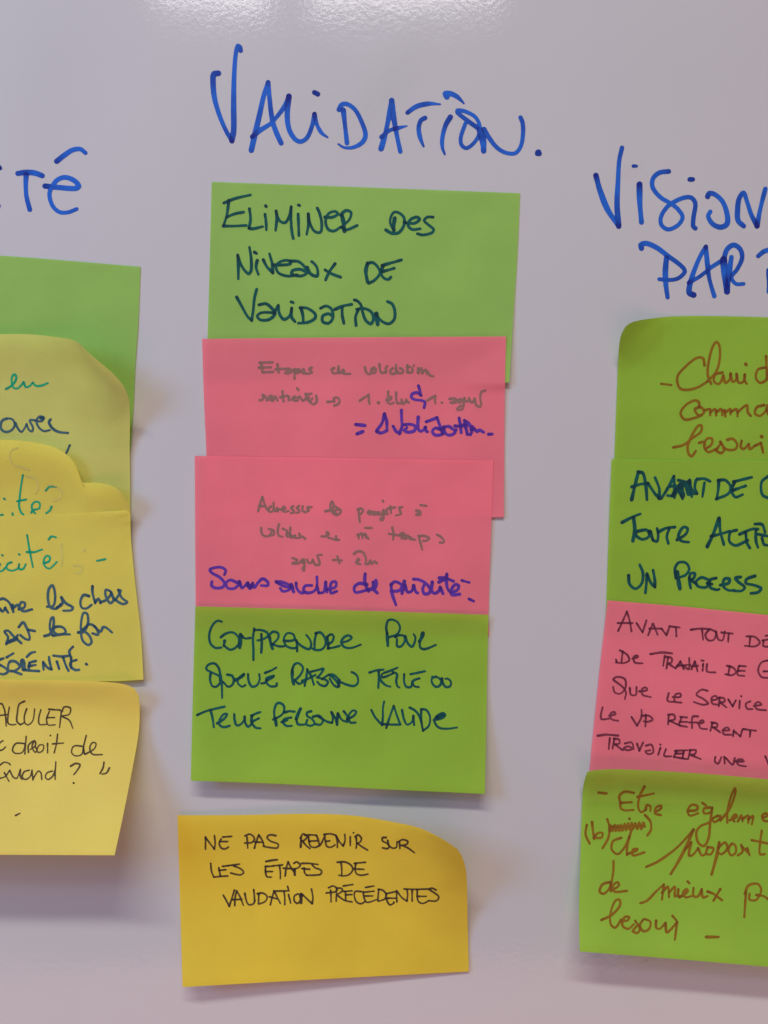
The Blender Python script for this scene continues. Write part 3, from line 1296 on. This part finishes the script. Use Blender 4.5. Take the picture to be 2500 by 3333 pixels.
225,605 320,555 405,520
34:340,560 350,680 332,785
380,690 470,680 490,740 430,770 370,740 360,700
36:500,695 525,765
530,780 570,790 580,720 570,665
580,700 660,660 745,650
690,665 665,740 680,810
765,775 850,720 870,665 830,650 790,700 780,760 820,790 880,798
# ACTION teal_ink
34:1062,840 1120,720 1175,565
1180,560 1190,690 1225,820
1100,740 1220,710 1280,690
1350,680 1290,700 1280,790 1340,830 1420,800 1460,780
1380,720 1500,670 1560,670
1440,700 1450,800 1480,855
1540,680 1540,780 1560,850
1530,620 1600,625 1630,700
1560,720 1665,740
1600,760 1620,820 1665,830
# UN teal_ink
290,1125 300,1210 360,1255 420,1200 430,1100 400,1020
470,1110 465,1200 455,1295
475,1120 510,1200 550,1240
550,1240 545,1150 530,1075
# PROCESS teal_ink
40:765,1095 780,1180 793,1255
755,1150 745,1060 780,1000 850,1000 885,1060 850,1120 800,1140
885,1150 900,1105 940,1105 930,1150 900,1170
885,1150 890,1200 900,1250
900,1170 960,1210
990,1150 950,1190 970,1230 1050,1240 1080,1180 1020,1145 990,1150
1150,1150 1090,1170 1090,1240 1150,1265 1180,1260
1060,1200 1110,1210
1190,1220 1270,1200 1280,1160 1230,1160 1220,1230 1270,1270 1330,1270
1390,1140 1340,1150 1370,1190 1430,1240 1400,1275 1320,1275
1530,1130 1450,1160 1440,1200 1520,1220 1590,1250 1560,1290 1490,1300
@ pink_travail 1900 1950 2.765 17
# AVANT maroon_ink
310,285 350,200 388,112
388,112 415,200 430,290
305,215 440,215
475,215 530,300
530,300 565,190
580,325 620,222
625,222 665,320
590,265 700,265
700,265 745,325
745,325 775,240
770,245 865,255
830,255 835,335
# TOUT maroon_ink
20:965,275 1050,265 1130,270
1065,275 1075,365
1130,275 1095,320 1120,370 1170,365 1190,300 1140,270
1190,290 1210,360 1250,370 1270,290
1240,300 1340,310
1305,310 1300,385
# DE maroon_ink
1500,335 1490,425
1465,335 1540,340 1585,390 1540,425 1450,420
1610,372 1665,362
1620,380 1615,420 1665,430
1640,330 1665,325
# De maroon_ink
350,470 340,570
325,460 390,500 410,550 360,575 290,570
290,545 300,570
440,535 490,520 480,505 450,520 460,570 530,578
# TRAVAIL maroon_ink
20:600,495 700,480 795,488
730,510 715,600
760,520 745,625
740,520 790,530 790,570 750,580
760,580 830,625
830,620 870,560
870,560 900,630
840,600 960,590
900,600 945,630 950,530
970,630 1000,560
1000,560 1025,650
970,605 1030,600
1075,585 1070,645
1060,552 1080,555
1110,585 1110,650 1185,660
# DE maroon_ink
1315,600 1300,680
1290,600 1350,620 1370,660 1330,685 1275,675
1400,600 1460,605
1395,605 1385,680 1445,690
1390,645 1450,645
# G maroon_ink
1665,550 1600,570 1570,640 1600,700 1665,710
1620,650 1665,650
# Que maroon_ink
265,720 300,700 370,720 375,800 330,850 280,840 265,790
270,730 350,790 380,840 370,900
415,800 425,860 470,860 475,790
500,830 570,820 560,795 525,810 530,860 605,882
# Le maroon_ink
765,845 755,915 820,925
800,880 870,880 870,850 825,860 820,920 880,932
# Service maroon_ink
1115,825 1060,815 1015,860 1080,900 1120,940 1070,950 990,925
1150,910 1200,900 1190,870 1150,890 1160,940 1220,950
1225,880 1215,965
1215,890 1260,890 1270,920 1230,930
1230,930 1285,975
1300,900 1340,965
1340,965 1370,910
1405,915 1400,985
1418,874 1420,877
1500,920 1460,940 1470,985 1520,990
1530,960 1600,950 1570,925 1540,950 1560,990 1640,1000
# Le maroon_ink
170,975 155,1040 160,1080 230,1075
230,1050 285,1035 275,1015 240,1030 250,1080 310,1095
# VP maroon_ink
430,1060 480,1140
480,1140 520,1060 520,995
560,1040 555,1145
520,1050 590,1050 620,1085 570,1105 540,1100
# REFERENT maroon_ink
765,1040 760,1130
760,1040 810,1040 820,1080 770,1095
775,1095 870,1140
870,1060 930,1065
880,1070 860,1130 930,1150
870,1105 930,1105
1030,1055 980,1060 975,1160
950,1110 1020,1110
1030,1120 1080,1110 1070,1090 1040,1110 1050,1160 1110,1170
1160,1110 1140,1185
1150,1110 1200,1120 1200,1150 1160,1155
1170,1155 1230,1200
1250,1180 1310,1180 1295,1155 1260,1170 1260,1215 1330,1220
1350,1180 1345,1235
1350,1185 1410,1235
1410,1235 1430,1170
1440,1170 1550,1185
1500,1185 1495,1240
# TRAVAILLER maroon_ink
20:125,1230 200,1220 310,1228
235,1250 225,1350
275,1255 260,1345
270,1255 320,1265 320,1300 280,1305
285,1310 350,1360
370,1300 430,1290 445,1340 400,1360 360,1345 400,1325 450,1350
480,1300 500,1365
500,1365 535,1290
560,1320 610,1310 625,1380 580,1395 555,1370 600,1360
690,1340 670,1400
690,1310 692,1313
740,1350 725,1410 790,1415
835,1365 812,1420
820,1365 930,1360
830,1390 900,1390
810,1420 930,1440
900,1370 890,1430
960,1360 940,1440
950,1360 1010,1360 1000,1395 960,1400
970,1405 1055,1440
# une maroon_ink
1185,1420 1180,1460 1210,1480 1240,1420
1265,1420 1270,1480
1280,1430 1340,1490 1360,1430
1370,1460 1440,1460 1420,1440 1380,1450 1390,1490 1460,1505
# V maroon_ink
1635,1415 1665,1490
@ green_besoin 1870 2480 2.633 20
# dash brown_ink
22:205,262 275,270
# Etre brown_ink
510,265 430,255 385,290 390,340 400,400 440,415 505,410
400,350 490,345
600,210 560,290 545,380 570,430 610,410
540,300 680,270
610,410 620,370 650,380 650,420
690,430 740,400 740,375 700,390 690,440 740,455
# egalement brown_ink
970,420 1050,410 1050,375 1000,370 970,420 990,460 1060,440
1095,350 1130,375
1160,390 1110,400 1110,440 1170,430 1180,390
1180,390 1160,550 1150,650 1110,720 1060,690 1045,600 1080,550 1150,520 1190,480
1230,460 1180,490 1200,515 1240,490 1250,460
1250,500 1330,400 1380,260 1375,225 1340,300 1310,430 1310,520
1330,500 1390,470 1380,450 1350,480 1370,510
1400,510 1430,460 1440,510
1440,490 1490,460 1490,520
1490,490 1530,465 1520,535
1610,480 1655,460 1640,440 1610,460 1620,500 1665,510
# les brown_ink
105,540 95,620 130,700
150,515 160,600 170,660
165,650 200,610 240,610 230,650 190,650
# services brown_ink
280,490 300,560 290,650 240,740
300,590 302,545 318,552 322,590 345,542 352,590 370,545 382,590 397,540 410,588 430,532 442,585 460,525 472,580 490,520 502,575 520,525 537,575 555,520 572,575 590,520 602,555
16:310,560 590,550
470,486 473,490
605,455 650,510 655,580 625,630
# de brown_ink
400,650 330,680 320,750 370,790 430,730 470,640 490,580
470,640 450,740 450,800
450,790 530,760 540,745 500,750 500,800 600,775
# propositions brown_ink
615,900 720,850 860,750 960,650 1020,580
26:1020,580 950,740 880,870 825,960
950,750 1000,690
1000,690 980,800 1010,800 1060,740
1060,740 1090,800 1120,790 1140,730
1140,730 1190,740 1170,790 1130,790
26:1240,690 1220,800 1175,965
1230,740 1290,690 1310,740 1260,790 1220,770
1350,700 1320,750 1340,800 1380,780 1380,720 1350,700
1430,710 1440,770 1400,800
1430,720 1490,780
1480,740 1500,800
1605,590 1590,700 1590,790 1630,790
1520,670 1665,700
# de brown_ink
300,1030 240,1050 215,1110 250,1130 300,1080 330,960 335,850
310,1030 310,1110
320,1100 380,1060 370,1030 330,1060 340,1110 450,1105
# mieux brown_ink
565,1210 620,1190 700,1110 765,1050
765,1050 750,1180
750,1120 800,1070 810,1160
810,1120 860,1070 860,1150 890,1140
890,1090 890,1150 920,1150
970,1025 985,1040
900,1160 970,1110 960,1090 930,1120 950,1160 1000,1150
1020,1080 1020,1150 1060,1150 1090,1090
1090,1090 1100,1160 1140,1150
1250,1090 1190,1190
1140,1110 1190,1130 1265,1185
# pour brown_ink
1470,1110 1455,1330
1460,1130 1490,1060 1570,1045 1600,1100 1560,1180 1500,1180 1500,1130
1560,1140 1620,1150 1665,1180
# besoin brown_ink
230,1355 320,1310 390,1230 385,1180 350,1190 310,1290 310,1390 350,1420 400,1350
400,1360 450,1360 470,1330 430,1330 410,1400 460,1430 510,1390
520,1360 560,1430 540,1465 500,1450 530,1410
590,1350 560,1400 590,1450 640,1430 650,1370 600,1345
700,1360 700,1420 730,1430 780,1380
780,1380 790,1460 830,1430 880,1370
880,1370 860,1525
840,1320 870,1355
# dash brown_ink
24:1130,1500 1235,1500
"""


def parse(text):
    words, tile, cur = [], None, None
    for ln in text.strip().splitlines():
        ln = ln.strip()
        if not ln:
            continue
        if ln[0] == '@':
            _, key, x0, y0, sc, w = ln.split()
            tile = (key, float(x0), float(y0), float(sc), float(w))
            continue
        if ln[0] == '#':
            _, name, ink = ln.split()
            cur = dict(name=name, ink=ink, strokes=[], key=tile[0])
            words.append(cur)
            continue
        if cur['key'] != tile[0]:
            cur['key'] = tile[0]
        w, taper = tile[4], False
        if ':' in ln:
            h, ln = ln.split(':')
            taper = h.endswith('t')
            w = float(h.rstrip('t'))
        pts = [tuple(float(q) for q in p.split(',')) for p in ln.split()]
        pts = [(tile[1] + x / tile[3], tile[2] + y / tile[3]) for x, y in pts]
        cur['strokes'].append((pts, w / tile[3] / 2, taper))
    return words


def build_word(wd):
    root, bvh, base = NOTES[wd['key']]
    big = wd['ink'] == 'marker_blue'
    g = 2.6 if big else 1.7
    samples = []
    for pts, r, taper in wd['strokes']:
        c = np.array(smooth_curve(pts, 4 if not big else 7))
        n = len(c)
        u = np.linspace(0, 1, n)
        rr = r * (1 + 0.10 * np.sin(u * random.uniform(3, 9) + random.uniform(0, 6)))
        rr *= 1 - 0.12 * u
        if not big:
            rr *= 1.10
        if taper:
            rr *= 1 - 0.55 * np.clip((u - .65) / .35, 0, 1)
        dens = 0.10 + (0.26 if big else 0.14) * np.sin(u * random.uniform(4, 10) + random.uniform(0, 6)) + 0.5 * np.exp(-u * n / 3.0) + 0.18 * np.exp(-(1 - u) * n / 2.5) + random.uniform(-.08, .12)
        samples.append((c, rr, dens))
    allp = np.concatenate([s[0] for s in samples])
    rm = max(s[1].max() for s in samples) + 3 * g
    x0, y0 = allp.min(0) - rm
    x1, y1 = allp.max(0) + rm
    nx, ny = int((x1 - x0) / g) + 2, int((y1 - y0) / g) + 2
    gx, gy = x0 + np.arange(nx) * g, y0 + np.arange(ny) * g
    F = np.full((ny, nx), 9.0)
    D = np.zeros((ny, nx))
    for c, rr, dens in samples:
        Fs = np.full((ny, nx), 9.0)
        Ds = np.zeros((ny, nx))
        for k in range(len(c) - 1):
            a, b = c[k], c[k + 1]
            m = max(rr[k], rr[k + 1]) + 2.5 * g
            i0 = max(0, int((min(a[1], b[1]) - m - y0) / g)); i1 = min(ny, int((max(a[1], b[1]) + m - y0) / g) + 2)
            j0 = max(0, int((min(a[0], b[0]) - m - x0) / g)); j1 = min(nx, int((max(a[0], b[0]) + m - x0) / g) + 2)
            X, Y = gx[None, j0:j1], gy[i0:i1, None]
            d = b - a
            L2 = d @ d + 1e-9
            t = np.clip(((X - a[0]) * d[0] + (Y - a[1]) * d[1]) / L2, 0, 1)
            q = np.hypot(X - a[0] - t * d[0], Y - a[1] - t * d[1]) - (rr[k] + t * (rr[k + 1] - rr[k]))
            sub = Fs[i0:i1, j0:j1]
            better = q < sub
            Ds[i0:i1, j0:j1] = np.where(better, dens[k], Ds[i0:i1, j0:j1])
            np.minimum(sub, q, out=sub)
        F = np.minimum(F, Fs)
        D += np.where(Fs < 0.4, 0.22 + Ds, 0)
    # the ragged edge a felt tip leaves
    XX, YY = np.meshgrid(gx, gy)
    F = F + 0.35 * np.sin(XX * .83 + YY * .31) * np.sin(YY * .77 - XX * .21)
    D = np.clip(D - 0.22, 0, 1)
    inside = F < 0
    ind = {}
    verts, attr, faces = [], [], []

    def vert(px, py, dn):
        d = (wpt(px, py) - CAM).normalized()
        hit = bvh.ray_cast(CAM, d, 2.0)
        if hit[0] is None:
            hit = bvh.find_nearest(wpt(px, py, 0.0005))
        p = hit[0] - d * 0.00009
        verts.append(p - base)
        attr.append(float(dn))
        return len(verts) - 1

    def node(i, j):
        k = (i, j)
        if k not in ind:
            ind[k] = vert(gx[j], gy[i], D[i, j])
        return ind[k]

    def edge(i0, j0, i1, j1):
        k = (min((i0, j0), (i1, j1)), max((i0, j0), (i1, j1)))
        if k not in ind:
            f0, f1 = F[i0, j0], F[i1, j1]
            t = f0 / (f0 - f1)
            ind[k] = vert(gx[j0] + t * (gx[j1] - gx[j0]), gy[i0] + t * (gy[i1] - gy[i0]), D[i0, j0] if f0 < 0 else D[i1, j1])
        return ind[k]

    any_in = inside[:-1, :-1] | inside[1:, :-1] | inside[:-1, 1:] | inside[1:, 1:]
    for i, j in zip(*np.nonzero(any_in)):
        cs = ((i, j), (i + 1, j), (i + 1, j + 1), (i, j + 1))
        poly = []
        for k in range(4):
            a, b = cs[k], cs[(k + 1) % 4]
            if inside[a]:
                poly.append(node(*a))
            if inside[a] != inside[b]:
                poly.append(edge(*a, *b))
        if len(poly) >= 3:
            faces.append(tuple(poly))
    o = mesh_obj("written_word", verts, faces, INK[wd['ink']], root, attr=attr)
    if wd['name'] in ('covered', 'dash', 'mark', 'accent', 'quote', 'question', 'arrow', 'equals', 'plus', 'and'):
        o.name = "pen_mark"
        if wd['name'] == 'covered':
            o['label'] = "painted show-through of writing underneath"
    else:
        o['label'] = "handwritten %s in %s" % (wd['name'], INK_WORDS[wd['ink']])


for wd in parse(STROKES):
    build_word(wd)
